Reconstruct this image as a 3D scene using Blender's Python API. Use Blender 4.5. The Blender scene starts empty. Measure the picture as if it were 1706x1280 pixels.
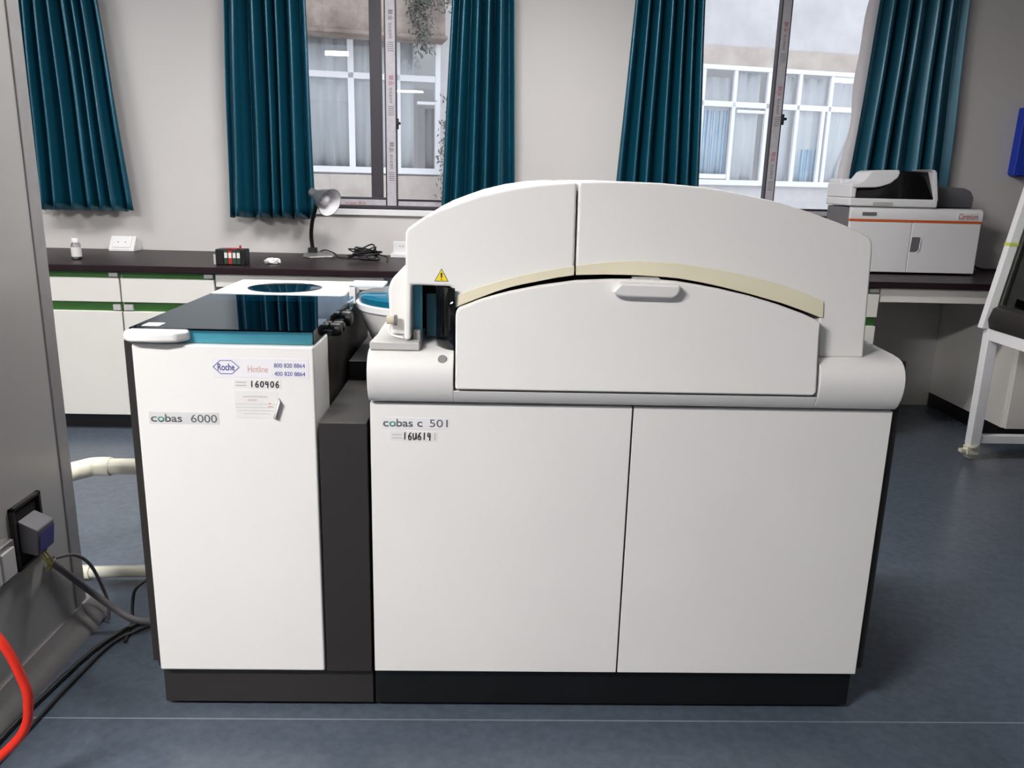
import bpy, bmesh, math, random
from mathutils import Vector, Matrix
random.seed(7)
S = bpy.context.scene
C = S.collection

# ------------------------------------------------------------------ camera, world, exposure
F_PX, PITCH, ROLL, YAW = 1365.1, 0.2478, 0.0251, 0.0308
CAM = Vector((0.2668, -1.7836, 1.3005))
fw = Vector((math.sin(YAW) * math.cos(PITCH), math.cos(YAW) * math.cos(PITCH), -math.sin(PITCH)))
rt = Vector((math.cos(YAW), -math.sin(YAW), 0))
up = rt.cross(fw)
r2 = math.cos(ROLL) * rt + math.sin(ROLL) * up
u2 = -math.sin(ROLL) * rt + math.cos(ROLL) * up
cd = bpy.data.cameras.new('camera')
cd.sensor_width = 36.0
cd.lens = F_PX / 1706 * 36
cd.clip_start = 0.05
cam = bpy.data.objects.new('camera', cd)
cam.matrix_world = Matrix(((r2.x, u2.x, -fw.x, CAM.x), (r2.y, u2.y, -fw.y, CAM.y), (r2.z, u2.z, -fw.z, CAM.z), (0, 0, 0, 1)))
C.objects.link(cam)
S.camera = cam
w = bpy.data.worlds.new('sky')
S.world = w
w.use_nodes = True
bg = w.node_tree.nodes['Background']
bg.inputs[0].default_value = (0.92, 0.94, 1.0, 1)
bg.inputs[1].default_value = 1.8
vs = S.view_settings
vs.view_transform = 'Standard'
vs.look = 'None'
vs.gamma = 1.0
vs.use_curve_mapping = False
vs.exposure = 0.0
# ceiling lamps: x, y, half length, half width, emission
LAMPS = [(-1.52, -2.1, 0.60, 0.15, 173.0), (-2.85, 1.30, 0.60, 0.15, 30.0), (0.18, 1.20, 0.60, 0.12, 80.0), (-1.5, -6.5, 0.60, 0.15, 25.0)]
CEIL = 2.70
WALL = 3.05

# ------------------------------------------------------------------ materials
def lin(c):
    return tuple(((v / 255) / 12.92 if v / 255 <= 0.04045 else ((v / 255 + 0.055) / 1.055) ** 2.4) for v in c) + (1,)

def mat(name, col, rough=0.5, metal=0.0, var=0.04, scale=8.0, bump=0.0, bscale=200.0, spec=0.5, coat=0.0):
    m = bpy.data.materials.new(name)
    m.use_nodes = True
    nt = m.node_tree
    b = nt.nodes['Principled BSDF']
    b.inputs['Roughness'].default_value = rough
    b.inputs['Metallic'].default_value = metal
    b.inputs['Specular IOR Level'].default_value = spec
    b.inputs['Coat Weight'].default_value = coat
    c = lin(col)
    tc = nt.nodes.new('ShaderNodeTexCoord')
    n = nt.nodes.new('ShaderNodeTexNoise')
    n.inputs['Scale'].default_value = scale
    n.inputs['Detail'].default_value = 3
    nt.links.new(tc.outputs['Object'], n.inputs['Vector'])
    r = nt.nodes.new('ShaderNodeValToRGB')
    r.color_ramp.elements[0].position = 0.3
    r.color_ramp.elements[1].position = 0.7
    r.color_ramp.elements[0].color = tuple(max(0, v * (1 - var)) for v in c[:3]) + (1,)
    r.color_ramp.elements[1].color = tuple(min(1, v * (1 + var)) for v in c[:3]) + (1,)
    nt.links.new(n.outputs['Fac'], r.inputs['Fac'])
    nt.links.new(r.outputs['Color'], b.inputs['Base Color'])
    if bump:
        n2 = nt.nodes.new('ShaderNodeTexNoise')
        n2.inputs['Scale'].default_value = bscale
        nt.links.new(tc.outputs['Object'], n2.inputs['Vector'])
        bp = nt.nodes.new('ShaderNodeBump')
        bp.inputs['Strength'].default_value = bump
        bp.inputs['Distance'].default_value = 0.002
        nt.links.new(n2.outputs['Fac'], bp.inputs['Height'])
        nt.links.new(bp.outputs['Normal'], b.inputs['Normal'])
    return m

def glass(name, tint, ior=1.5, rough=0.0, refl=(1, 1, 1, 1)):
    """thin clear sheet: tinted see-through plus a Fresnel mirror"""
    m = bpy.data.materials.new(name)
    m.use_nodes = True
    nt = m.node_tree
    nt.nodes.remove(nt.nodes['Principled BSDF'])
    out = nt.nodes['Material Output']
    t = nt.nodes.new('ShaderNodeBsdfTransparent')
    t.inputs[0].default_value = tint
    g = nt.nodes.new('ShaderNodeBsdfGlossy')
    g.inputs['Roughness'].default_value = rough
    g.inputs['Color'].default_value = refl
    f = nt.nodes.new('ShaderNodeFresnel')
    f.inputs['IOR'].default_value = ior
    tc = nt.nodes.new('ShaderNodeTexCoord')
    n = nt.nodes.new('ShaderNodeTexNoise')
    n.inputs['Scale'].default_value = 3
    bp = nt.nodes.new('ShaderNodeBump')
    bp.inputs['Strength'].default_value = 0.02
    nt.links.new(tc.outputs['Object'], n.inputs['Vector'])
    nt.links.new(n.outputs['Fac'], bp.inputs['Height'])
    nt.links.new(bp.outputs['Normal'], g.inputs['Normal'])
    mx = nt.nodes.new('ShaderNodeMixShader')
    nt.links.new(f.outputs[0], mx.inputs[0])
    nt.links.new(t.outputs[0], mx.inputs[1])
    nt.links.new(g.outputs[0], mx.inputs[2])
    nt.links.new(mx.outputs[0], out.inputs['Surface'])
    return m

def emit(name, col, strength):
    m = bpy.data.materials.new(name)
    m.use_nodes = True
    nt = m.node_tree
    b = nt.nodes['Principled BSDF']
    b.inputs['Base Color'].default_value = (0.9, 0.9, 0.9, 1)
    b.inputs['Emission Color'].default_value = col
    b.inputs['Emission Strength'].default_value = strength
    return m

def floor_mat():
    m = mat('blue grey vinyl floor', (82, 91, 103), 0.27, var=0.10, scale=1.3, bump=0.15, bscale=60)
    nt = m.node_tree
    b = nt.nodes['Principled BSDF']
    old = b.inputs['Base Color'].links[0].from_socket
    tc = nt.nodes.new('ShaderNodeTexCoord')
    # fine speckle
    n = nt.nodes.new('ShaderNodeTexNoise')
    n.inputs['Scale'].default_value = 45
    n.inputs['Detail'].default_value = 6
    nt.links.new(tc.outputs['Object'], n.inputs['Vector'])
    rp = nt.nodes.new('ShaderNodeValToRGB')
    rp.color_ramp.elements[0].position = 0.35
    rp.color_ramp.elements[0].color = (0.86, 0.86, 0.86, 1)
    rp.color_ramp.elements[1].position = 0.65
    rp.color_ramp.elements[1].color = (1.05, 1.05, 1.05, 1)
    nt.links.new(n.outputs['Fac'], rp.inputs['Fac'])
    mx = nt.nodes.new('ShaderNodeMix')
    mx.data_type = 'RGBA'
    mx.blend_type = 'MULTIPLY'
    mx.inputs[0].default_value = 1
    nt.links.new(old, mx.inputs[6])
    nt.links.new(rp.outputs['Color'], mx.inputs[7])
    # welded seams between the vinyl sheets, one every 4 m
    sp = nt.nodes.new('ShaderNodeSeparateXYZ')
    geo = nt.nodes.new('ShaderNodeNewGeometry')
    nt.links.new(geo.outputs['Position'], sp.inputs[0])
    ad = nt.nodes.new('ShaderNodeMath')
    ad.operation = 'ADD'
    ad.inputs[1].default_value = 20.030
    nt.links.new(sp.outputs['Y'], ad.inputs[0])
    md = nt.nodes.new('ShaderNodeMath')
    md.operation = 'MODULO'
    md.inputs[1].default_value = 4.0
    nt.links.new(ad.outputs[0], md.inputs[0])
    lt = nt.nodes.new('ShaderNodeMath')
    lt.operation = 'LESS_THAN'
    lt.inputs[1].default_value = 0.004
    nt.links.new(md.outputs[0], lt.inputs[0])
    n3 = nt.nodes.new('ShaderNodeTexNoise')
    n3.inputs['Scale'].default_value = 1.1
    nt.links.new(tc.outputs['Object'], n3.inputs['Vector'])
    mu = nt.nodes.new('ShaderNodeMath')
    mu.operation = 'MULTIPLY'
    nt.links.new(lt.outputs[0], mu.inputs[0])
    nt.links.new(n3.outputs['Fac'], mu.inputs[1])
    m2 = nt.nodes.new('ShaderNodeMix')
    m2.data_type = 'RGBA'
    nt.links.new(mu.outputs[0], m2.inputs[0])
    nt.links.new(mx.outputs[2], m2.inputs[6])
    m2.inputs[7].default_value = lin((160, 168, 176))
    nt.links.new(m2.outputs[2], b.inputs['Base Color'])
    return m

def stained(name, c1, c2, scale=2.0, rough=0.9, lo=0.35, hi=0.68):
    m = mat(name, c1, rough)
    nt = m.node_tree
    r = next(n for n in nt.nodes if n.type == 'VALTORGB')
    r.color_ramp.elements[0].color = lin(c2)
    r.color_ramp.elements[1].color = lin(c1)
    r.color_ramp.elements[0].position = lo
    r.color_ramp.elements[1].position = hi
    n = next(n for n in nt.nodes if n.type == 'TEX_NOISE')
    n.inputs['Scale'].default_value = scale
    n.inputs['Detail'].default_value = 8
    n.inputs['Roughness'].default_value = 0.65
    return m

M = dict(
    wall=mat('white wall paint', (214, 210, 208), 0.85, var=0.02, scale=2),
    ceil=mat('ceiling paint', (225, 225, 225), 0.9, var=0.02),
    part=mat('grey coated partition panel', (186, 183, 180), 0.30, 0.35, var=0.03, scale=3),
    alu=mat('aluminium trim', (176, 172, 172), 0.38, 0.55, var=0.05, scale=30),
    floor=floor_mat(),
    plastic=mat('off white instrument plastic', (232, 229, 226), 0.42, var=0.012, scale=5, bump=0.03, bscale=400),
    panel=mat('white painted steel door', (233, 230, 227), 0.38, var=0.015, scale=4, bump=0.03, bscale=300),
    yellow=mat('aged yellowed plastic', (226, 218, 192), 0.45, var=0.05, scale=4),
    dark=mat('dark charcoal painted steel', (42, 39, 38), 0.45, var=0.06, scale=6),
    black=mat('black plastic', (13, 13, 15), 0.4, var=0.1, scale=20),
    inner=mat('dark instrument interior', (30, 34, 40), 0.5, var=0.1, scale=10),
    tray=mat('pale rack tray', (196, 238, 246), 0.5, var=0.04, scale=10),
    grey=mat('mid grey plastic', (110, 108, 112), 0.5, var=0.05, scale=20),
    lgrey=mat('light grey plastic', (188, 186, 184), 0.5, var=0.03, scale=20),
    beige=mat('beige plastic', (196, 182, 160), 0.45, var=0.05, scale=20),
    white=mat('glossy white plastic', (238, 236, 238), 0.3, var=0.01, scale=10),
    plate=mat('name plate film', (212, 210, 210), 0.5, var=0.02, scale=30),
    paper=mat('label paper', (226, 222, 220), 0.7, var=0.02, scale=30),
    film=mat('silvery protective film', (196, 192, 198), 0.45, 0.15, var=0.08, scale=40),
    paleblue=mat('pale label film', (229, 226, 229), 0.6, var=0.02, scale=30),
    ink=mat('black ink', (38, 38, 42), 0.7, var=0.05),
    inkblue=mat('blue ink', (70, 72, 150), 0.7, var=0.05),
    inkred=mat('red ink', (176, 48, 62), 0.7, var=0.05),
    inkpink=mat('faded red ink', (206, 160, 150), 0.7, var=0.05),
    inkgrey=mat('grey ink', (96, 98, 100), 0.7, var=0.05),
    inkgreen=mat('green ink', (70, 140, 118), 0.7, var=0.05),
    faint=mat('faint grey print', (186, 182, 180), 0.7, var=0.05),
    warn=mat('warning yellow', (244, 214, 40), 0.5, var=0.03),
    bench=mat('dark phenolic worktop', (40, 29, 33), 0.38, var=0.1, scale=12, spec=0.12),
    cab=mat('cabinet laminate', (226, 222, 216), 0.45, var=0.015, scale=5),
    green=mat('green handle profile', (50, 104, 40), 0.4, var=0.08, scale=10),
    teal=mat('teal satin curtain', (16, 86, 108), 0.34, 0.35, var=0.06, scale=6, spec=0.9),
    lining=mat('white curtain lining', (222, 216, 220), 0.8, var=0.03),
    frame=mat('dark grey window frame', (66, 62, 70), 0.4, 0.2, var=0.05, scale=20),
    pvc=mat('cream pvc pipe', (228, 224, 206), 0.3, var=0.03, scale=10),
    cablegrey=mat('grey cable sheath', (104, 100, 104), 0.5, var=0.05),
    cableblack=mat('black cable sheath', (22, 21, 24), 0.5, var=0.05),
    red=mat('red hose', (206, 40, 20), 0.4, var=0.05),
    redp=mat('red plastic', (170, 40, 44), 0.4, var=0.05),
    dgreen=mat('dark green plastic', (40, 62, 48), 0.4, var=0.05),
    blue=mat('blue plastic', (20, 60, 190), 0.4, var=0.06),
    bluegrey=mat('blue terminal plastic', (70, 70, 140), 0.4, var=0.06),
    brass=mat('yellow green wire', (150, 140, 70), 0.5, var=0.1),
    orange=mat('orange stripe', (216, 96, 40), 0.45, var=0.03),
    steel=mat('brushed steel', (170, 168, 165), 0.35, 0.7, var=0.06, scale=40),
    lampgrey=mat('silver lamp paint', (122, 124, 128), 0.35, 0.4, var=0.04, scale=20),
    lampin=mat('white lamp lining', (236, 234, 238), 0.4, var=0.03),
    bulb=mat('frosted bulb glass', (240, 238, 240), 0.25, var=0.01),
    concrete=stained('stained concrete', (196, 182, 172), (120, 104, 96), 1.6),
    plaster=stained('weathered plaster', (222, 220, 222), (196, 194, 196), 1.2),
    plaster2=stained('beige weathered plaster', (214, 205, 198), (188, 176, 168), 2.5),
    wframe=mat('white window frame', (244, 244, 248), 0.5, var=0.01),
    sheer=mat('pale sheer curtain', (250, 252, 254), 0.8, var=0.04, scale=3),
    sheerblue=mat('blue sheer curtain', (150, 206, 244), 0.8, var=0.08, scale=3),
    leaf=mat('dusty grey green leaves', (112, 112, 104), 0.8, var=0.25, scale=20),
    asphalt=mat('alley concrete', (150, 148, 146), 0.9, var=0.08),
    glass=glass('clear window glass', (0.93, 0.95, 0.96, 1)),
    farglass=glass('far window glass', (0.97, 0.98, 0.99, 1)),
    tealglass=glass('teal tinted acrylic', (0.16, 0.42, 0.50, 1), 1.46, refl=(0.72, 0.82, 0.92, 1)),
    tealskirt=glass('light teal acrylic', (0.70, 0.90, 0.94, 1), 1.45),
    smoke=glass('smoked acrylic', (0.10, 0.20, 0.26, 1), 1.5),
    sash=glass('sash glass', (0.62, 0.68, 0.58, 1), 1.5),
    bottle=glass('clear bottle plastic', (0.80, 0.80, 0.82, 1), 1.45, 0.05),
    tealface=mat('teal interior panel', (56, 120, 140), 0.35, var=0.08, scale=10),
    tealbright=mat('bright teal acrylic edge', (76, 150, 176), 0.3, var=0.06, scale=10),
    hole=mat('keyhole metal', (150, 148, 146), 0.35, 0.5, var=0.05),
)

# ------------------------------------------------------------------ mesh helpers
class MB:
    def __init__(s):
        s.v, s.f = [], []
    def add(s, vs, fs):
        o = len(s.v)
        s.v += [tuple(v) for v in vs]
        s.f += [tuple(i + o for i in f) for f in fs]
        return s
    def box(s, x0, x1, y0, y1, z0, z1):
        return s.add([(x0, y0, z0), (x1, y0, z0), (x1, y1, z0), (x0, y1, z0), (x0, y0, z1), (x1, y0, z1), (x1, y1, z1), (x0, y1, z1)],
                     [(0, 3, 2, 1), (4, 5, 6, 7), (0, 1, 5, 4), (1, 2, 6, 5), (2, 3, 7, 6), (3, 0, 4, 7)])
    def prism(s, out, a, b, axis='y', lean=None):
        """outline in the plane across `axis`, from a to b; a and b may be functions of the outline point"""
        n = len(out)
        def P(p, t):
            t = t(*p) if callable(t) else t
            if axis == 'y':
                return (p[0], t, p[1])
            if axis == 'x':
                return (t, p[0], p[1])
            return (p[0], p[1], t)
        vs_ = [P(p, a) for p in out] + [P(p, b) for p in out]
        fs = [tuple(range(n)), tuple(range(2 * n - 1, n - 1, -1))]
        fs += [(i, i + n, (i + 1) % n + n, (i + 1) % n) for i in range(n)]
        return s.add(vs_, fs)
    def tube(s, pts, r, n=10, smooth=6, close_ends=True):
        P = [Vector(p) for p in pts]
        if smooth and len(P) > 2:
            Q = []
            E = [2 * P[0] - P[1]] + P + [2 * P[-1] - P[-2]]
            for i in range(1, len(E) - 2):
                for k in range(smooth):
                    t = k / smooth
                    p0, p1, p2, p3 = E[i - 1], E[i], E[i + 1], E[i + 2]
                    Q.append(0.5 * ((2 * p1) + (p2 - p0) * t + (2 * p0 - 5 * p1 + 4 * p2 - p3) * t * t + (3 * p1 - p0 - 3 * p2 + p3) * t ** 3))
            Q.append(P[-1])
            P = Q
        vs_, fs = [], []
        d = (P[1] - P[0]).normalized()
        nrm = d.orthogonal().normalized()
        for i, p in enumerate(P):
            d2 = (P[min(i + 1, len(P) - 1)] - P[max(i - 1, 0)]).normalized()
            nrm = (nrm - d2 * nrm.dot(d2))
            nrm = nrm.normalized() if nrm.length > 1e-6 else d2.orthogonal().normalized()
            b = d2.cross(nrm)
            rr = r[i] if isinstance(r, list) else r
            for k in range(n):
                a = 2 * math.pi * k / n
                vs_.append(p + rr * (math.cos(a) * nrm + math.sin(a) * b))
        for i in range(len(P) - 1):
            for k in range(n):
                fs.append((i * n + k, i * n + (k + 1) % n, (i + 1) * n + (k + 1) % n, (i + 1) * n + k))
        if close_ends:
            fs.append(tuple(range(n - 1, -1, -1)))
            L = (len(P) - 1) * n
            fs.append(tuple(range(L, L + n)))
        return s.add(vs_, fs)
    def lathe(s, prof, origin, axis=(0, 0, 1), n=32, caps=True):
        """profile of (radius, height) turned about the axis through origin"""
        ax = Vector(axis).normalized()
        u = ax.orthogonal().normalized()
        v = ax.cross(u)
        o = Vector(origin)
        vs_, fs = [], []
        for r, h in prof:
            for k in range(n):
                a = 2 * math.pi * k / n
                vs_.append(o + ax * h + max(r, 1e-5) * (math.cos(a) * u + math.sin(a) * v))
        for i in range(len(prof) - 1):
            for k in range(n):
                fs.append((i * n + k, i * n + (k + 1) % n, (i + 1) * n + (k + 1) % n, (i + 1) * n + k))
        if caps:
            fs.append(tuple(range(n - 1, -1, -1)))
            fs.append(tuple(range((len(prof) - 1) * n, len(prof) * n)))
        return s.add(vs_, fs)
    def grid(s, rows):
        n = len(rows[0])
        vs_ = [p for r in rows for p in r]
        fs = [(i * n + k, i * n + k + 1, (i + 1) * n + k + 1, (i + 1) * n + k) for i in range(len(rows) - 1) for k in range(n - 1)]
        return s.add(vs_, fs)

def origin_of(o):
    p = Vector((0, 0, 0))
    while o is not None:
        p += o.location
        o = o.parent
    return p

def finish(me, angle=35):
    me.polygons.foreach_set('use_smooth', [True] * len(me.polygons))
    me.set_sharp_from_angle(angle=math.radians(angle))

def obj(name, mb, m, parent=None, bevel=0.0, seg=2, solid=0.0, angle=35, label=None):
    me = bpy.data.meshes.new(name)
    me.from_pydata(mb.v, [], mb.f)
    bm = bmesh.new()
    bm.from_mesh(me)
    bmesh.ops.recalc_face_normals(bm, faces=bm.faces)
    bm.to_mesh(me)
    bm.free()
    off = origin_of(parent)
    if parent is None:
        xs = [v.co for v in me.vertices]
        off = Vector(((min(v.x for v in xs) + max(v.x for v in xs)) / 2, (min(v.y for v in xs) + max(v.y for v in xs)) / 2, min(v.z for v in xs)))
    me.transform(Matrix.Translation(-off))
    me.materials.append(m)
    finish(me, angle)
    o = bpy.data.objects.new(name, me)
    C.objects.link(o)
    if parent is None:
        o.location = off
    else:
        o.parent = parent
    if solid:
        md = o.modifiers.new('thickness', 'SOLIDIFY')
        md.thickness = solid
        md.offset = 0
    if bevel:
        md = o.modifiers.new('bevel', 'BEVEL')
        md.width = bevel
        md.segments = seg
        md.limit_method = 'ANGLE'
        md.angle_limit = math.radians(38)
        md.harden_normals = True
    if label:
        o['label'] = label
    return o

def thing(name, label, cat, loc, group=None):
    o = bpy.data.objects.new(name, None)
    C.objects.link(o)
    o.location = loc
    o.empty_display_size = 0.1
    return tag(o, label, cat, group)

def tag(o, label, cat, group=None):
    o['label'] = label
    o['category'] = cat
    if group:
        o['group'] = group
    return o

def struct(name, mb, m, parent=None, **k):
    o = obj(name, mb, m, parent, **k)
    if parent is None:
        o['kind'] = 'structure'
    return o

def text(name, body, m, parent, box, y, lean=0.0, shear=0.0, rot90=0, thick=0.0004, stretch=True, bold=0.0):
    """lettering fitted into box (x0, x1, z0, z1) on a face turned to -Y at depth y"""
    cu = bpy.data.curves.new(name, 'FONT')
    cu.body = body
    cu.shear = shear
    cu.offset = bold
    t = bpy.data.objects.new(name, cu)
    C.objects.link(t)
    dg = bpy.context.evaluated_depsgraph_get()
    me = bpy.data.meshes.new_from_object(t.evaluated_get(dg))
    bpy.data.objects.remove(t)
    bpy.data.curves.remove(cu)
    bm = bmesh.new()
    bm.from_mesh(me)
    if rot90:
        bmesh.ops.rotate(bm, verts=bm.verts, cent=(0, 0, 0), matrix=Matrix.Rotation(math.radians(rot90), 3, 'Z'))
    xs = [v.co.x for v in bm.verts]
    ys = [v.co.y for v in bm.verts]
    x0, x1, z0, z1 = box
    sx = (x1 - x0) / (max(xs) - min(xs))
    sy = (z1 - z0) / (max(ys) - min(ys))
    if not stretch:
        sx = sy = min(sx, sy)
    bx, by = min(xs), min(ys)
    off = origin_of(parent)
    ex = bmesh.ops.extrude_face_region(bm, geom=bm.faces[:])
    for v in [g for g in ex['geom'] if isinstance(g, bmesh.types.BMVert)]:
        v.co.z += 1.0
    for v in bm.verts:
        X, Z = x0 + (v.co.x - bx) * sx, z0 + (v.co.y - by) * sy
        yy = y(X, Z) if callable(y) else y
        v.co = Vector((X, yy - (thick if v.co.z > 0.5 else -0.0002), Z)) - off
    bmesh.ops.recalc_face_normals(bm, faces=bm.faces)
    bm.to_mesh(me)
    bm.free()
    me.materials.clear()
    me.materials.append(m)
    for p in me.polygons:
        p.material_index = 0
    o = bpy.data.objects.new(name, me)
    C.objects.link(o)
    o.parent = parent
    return o

STROKES = {
    '1': [[(.5, 1), (.42, 0)]],
    '6': [[(.8, 1), (.35, .7), (.15, .3), (.35, .02), (.7, .05), (.8, .3), (.55, .5), (.2, .35)]],
    '0': [[(.5, .95), (.2, .7), (.15, .25), (.45, .03), (.8, .3), (.8, .75), (.5, .95)]],
    '4': [[(.3, 1), (.15, .5), (.9, .5)], [(.7, .95), (.62, -.1)]],
    'U': [[(.1, .9), (.1, .25), (.4, .0), (.75, .35), (.85, .95)], [(.85, .95), (.95, .05)]],
}
def handwriting(name, body, m, parent, box, y, r):
    x0, x1, z0, z1 = box
    mb = MB()
    cw = (x1 - x0) / len(body)
    for i, ch in enumerate(body):
        for st in STROKES[ch]:
            mb.tube([(x0 + (i + .08 + .8 * a) * cw, y, z0 + b * (z1 - z0)) for a, b in st], r, 6, 5)
    mb.v = [(a, y - 0.0003 + (b - y) * 0.3, c) for a, b, c in mb.v]
    return obj(name, mb, m, parent)

def bx(*a):
    return MB().box(*a)

# ------------------------------------------------------------------ the room
XL, XR, YB = -4.2, 5.0, -8.0
struct('floor', bx(XL - .2, XR + .2, YB - .2, WALL + .2, -0.1, 0), M['floor'])
struct('ceiling', bx(XL - .2, XR + .2, YB - .2, WALL + .2, CEIL, CEIL + .1), M['ceil'])
W1, W2 = (-0.98, 0.28), (1.27, 2.53)
WZ0, WZ1 = 1.10, 2.50
mb = MB()
xs = [XL - .2, W1[0], W1[1], W2[0], W2[1], XR + .2]
for i in range(0, 6, 2):
    mb.box(xs[i], xs[i + 1], WALL, WALL + .2, 0, CEIL)
for a, b in (W1, W2):
    mb.box(a, b, WALL, WALL + .2, 0, WZ0)
    mb.box(a, b, WALL, WALL + .2, WZ1, CEIL)
struct('wall_back', mb, M['wall'])
struct('wall_right', bx(XR, XR + .2, YB, WALL, 0, CEIL), M['wall'])
struct('wall_left', bx(XL - .2, XL, YB, WALL, 0, CEIL), M['wall'])
struct('wall_front', bx(XL - .2, XR + .2, YB - .2, YB, 0, CEIL), M['wall'])
PX, PY = -0.90, 0.415        # face and far end of the panel partition
struct('wall_partition', bx(PX - .1, PX, -.50, PY, 0, CEIL), M['part'], bevel=.002)
struct('trim_1', MB().box(PX - .102, PX + .004, PY - .052, PY + .004, 0.05, CEIL), M['alu'], bevel=.003)
cove = [(PX, 0), (PX + .045, 0), (PX + .042, .012), (PX + .028, .028), (PX + .014, .046), (PX + .006, .07), (PX, .07)]
mb = MB().prism(cove, -.50, PY - .01, 'y')
struct('baseboard_partition', mb, M['alu'])
mb = MB().prism([(PX - .1, 0), (PX + .047, 0), (PX + .047, .02), (PX + .03, .045), (PX + .008, .075), (PX - .1, .075)], PY - .03, PY + .045, 'y')
struct('trim_2', mb, M['alu'], bevel=.006)

def win(n, x0, x1, sash_x, film_x, outer_x):
    root = bpy.data.objects.new('window_%d' % n, None)
    C.objects.link(root)
    root.location = ((x0 + x1) / 2, WALL + .1, WZ0)
    root['kind'] = 'structure'
    y0, y1 = WALL + .05, WALL + .15
    f = MB()
    f.box(x0, x0 + .04, y0, y1, WZ0, WZ1).box(x1 - .04, x1, y0, y1, WZ0, WZ1).box(x0, x1, y0, y1, WZ1 - .04, WZ1).box(x0, x1, y0, y1, WZ0, WZ0 + .018)
    obj('window_frame', f, M['frame'], root, bevel=.003)
    b = MB().box(x0 + .04, film_x[0] - .006, y0 + .012, y0 + .035, WZ0 + .018, WZ0 + .065)
    b.box(film_x[1] + .006, x1 - .04, y0 + .012, y0 + .035, WZ0 + .018, WZ0 + .058)
    rail = obj('bottom_rail', b, M['frame'], root, bevel=.003)
    fl = MB().box(x0 + .05, film_x[0] - .01, y0 + .0105, y0 + .0125, WZ0 + .02, WZ0 + .052)
    fl.box(film_x[1] + .01, x1 - .05, y0 + .0105, y0 + .0125, WZ0 + .02, WZ0 + .046)
    obj('protective_film', fl, M['film'], rail, label='silvery film with printed text')
    cx = film_x[0] - .17
    text('printed_text', '联业', M['inkred'], rail, (cx, cx + .045, WZ0 + .022, WZ0 + .040), y0 + .0103)
    text('printed_text', '铝合金型材', M['inkred'], rail, (cx - .075, cx - .008, WZ0 + .023, WZ0 + .036), y0 + .0103)
    st = obj('sash_stile', MB().box(film_x[0] - .008, film_x[1] + .008, y0, y0 + .03, WZ0 + .018, WZ1 - .04), M['frame'], root, bevel=.003)
    obj('protective_film', bx(film_x[0], film_x[1], y0 - .0015, y0 + .001, WZ0 + .02, WZ1 - .05), M['film'], st, label='silvery film with printed text')
    fx, fwid = film_x[0], film_x[1] - film_x[0]
    for z, ink in ((1.42, 'ink'), (1.78, 'inkred'), (2.12, 'ink')):
        if n == 2:
            ink = 'inkred'
        text('printed_text', '联业', M[ink], st, (fx + fwid * .3, fx + fwid * .8, z, z + .055), y0 - .0017, rot90=-90)
        text('printed_text', '铝合金型材', M['inkgrey'], st, (fx + fwid * .35, fx + fwid * .68, z - .095, z - .012), y0 - .0017, rot90=-90)
        mbl = MB()
        for k in range(5):
            mbl.box(fx + fwid * .2, fx + fwid * .85, y0 - .0019, y0 - .001, z - .115 - k * .011, z - .112 - k * .011)
        obj('printed_text', mbl, M['inkgrey'], st)
    h = MB().box(film_x[1] + .004, film_x[1] + .018, y0 - .012, y0, 1.545, 1.605)
    h.box(film_x[1] + .006, film_x[1] + .03, y0 - .022, y0 - .01, 1.57, 1.585)
    if n == 2:
        h.v = [(a, b_, c + .08) for a, b_, c in h.v]
    obj('window_latch', h, M['black'], st, bevel=.004)
    obj('outer_stile', MB().box(outer_x[0], outer_x[1], y0 + .055, y0 + .085, WZ0 + .018, WZ1 - .04), M['frame'], root, bevel=.003)
    obj('outer_rail', MB().box(x0 + .04, outer_x[0], y0 + .055, y0 + .085, WZ0 + .018, WZ0 + .06), M['frame'], root, bevel=.003)
    obj('pane', bx(film_x[1], x1 - .03, y0 + .012, y0 + .018, WZ0 + .05, WZ1 - .03), M['glass'], root)
    obj('pane', bx(x0 + .03, outer_x[1] - .01, y0 + .067, y0 + .073, WZ0 + .05, WZ1 - .03), M['glass'], root)
    obj('window_sill', bx(x0 - .02, x1 + .02, WALL - .02, WALL + .2, WZ0 - .035, WZ0), M['white'], root, bevel=.004)
    return root
win(1, W1[0], W1[1], 0, (-0.332, -0.280), (-0.43, -0.362))
win(2, W2[0], W2[1], 0, (1.872, 1.918), (1.873, 1.91))

# ------------------------------------------------------------------ ceiling lamps
for i, (x, y, hx, hy, e) in enumerate(LAMPS):
    t = thing('ceiling_light', ['white ceiling light panel above the left of the instruments', 'white ceiling light panel above the left end of the lab bench',
              'white ceiling light panel above the gap behind the instruments', 'white ceiling light panel far behind the camera'][i], 'ceiling light', (x, y, CEIL))
    obj('housing', bx(x - hx - .02, x + hx + .02, y - hy - .02, y + hy + .02, CEIL - .055, CEIL), M['white'], t, bevel=.004)
    obj('diffuser', bx(x - hx, x + hx, y - hy, y + hy, CEIL - .065, CEIL - .05), emit('lit diffuser %d' % i, (1.0, 0.985, 0.965, 1), e), t)

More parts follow.
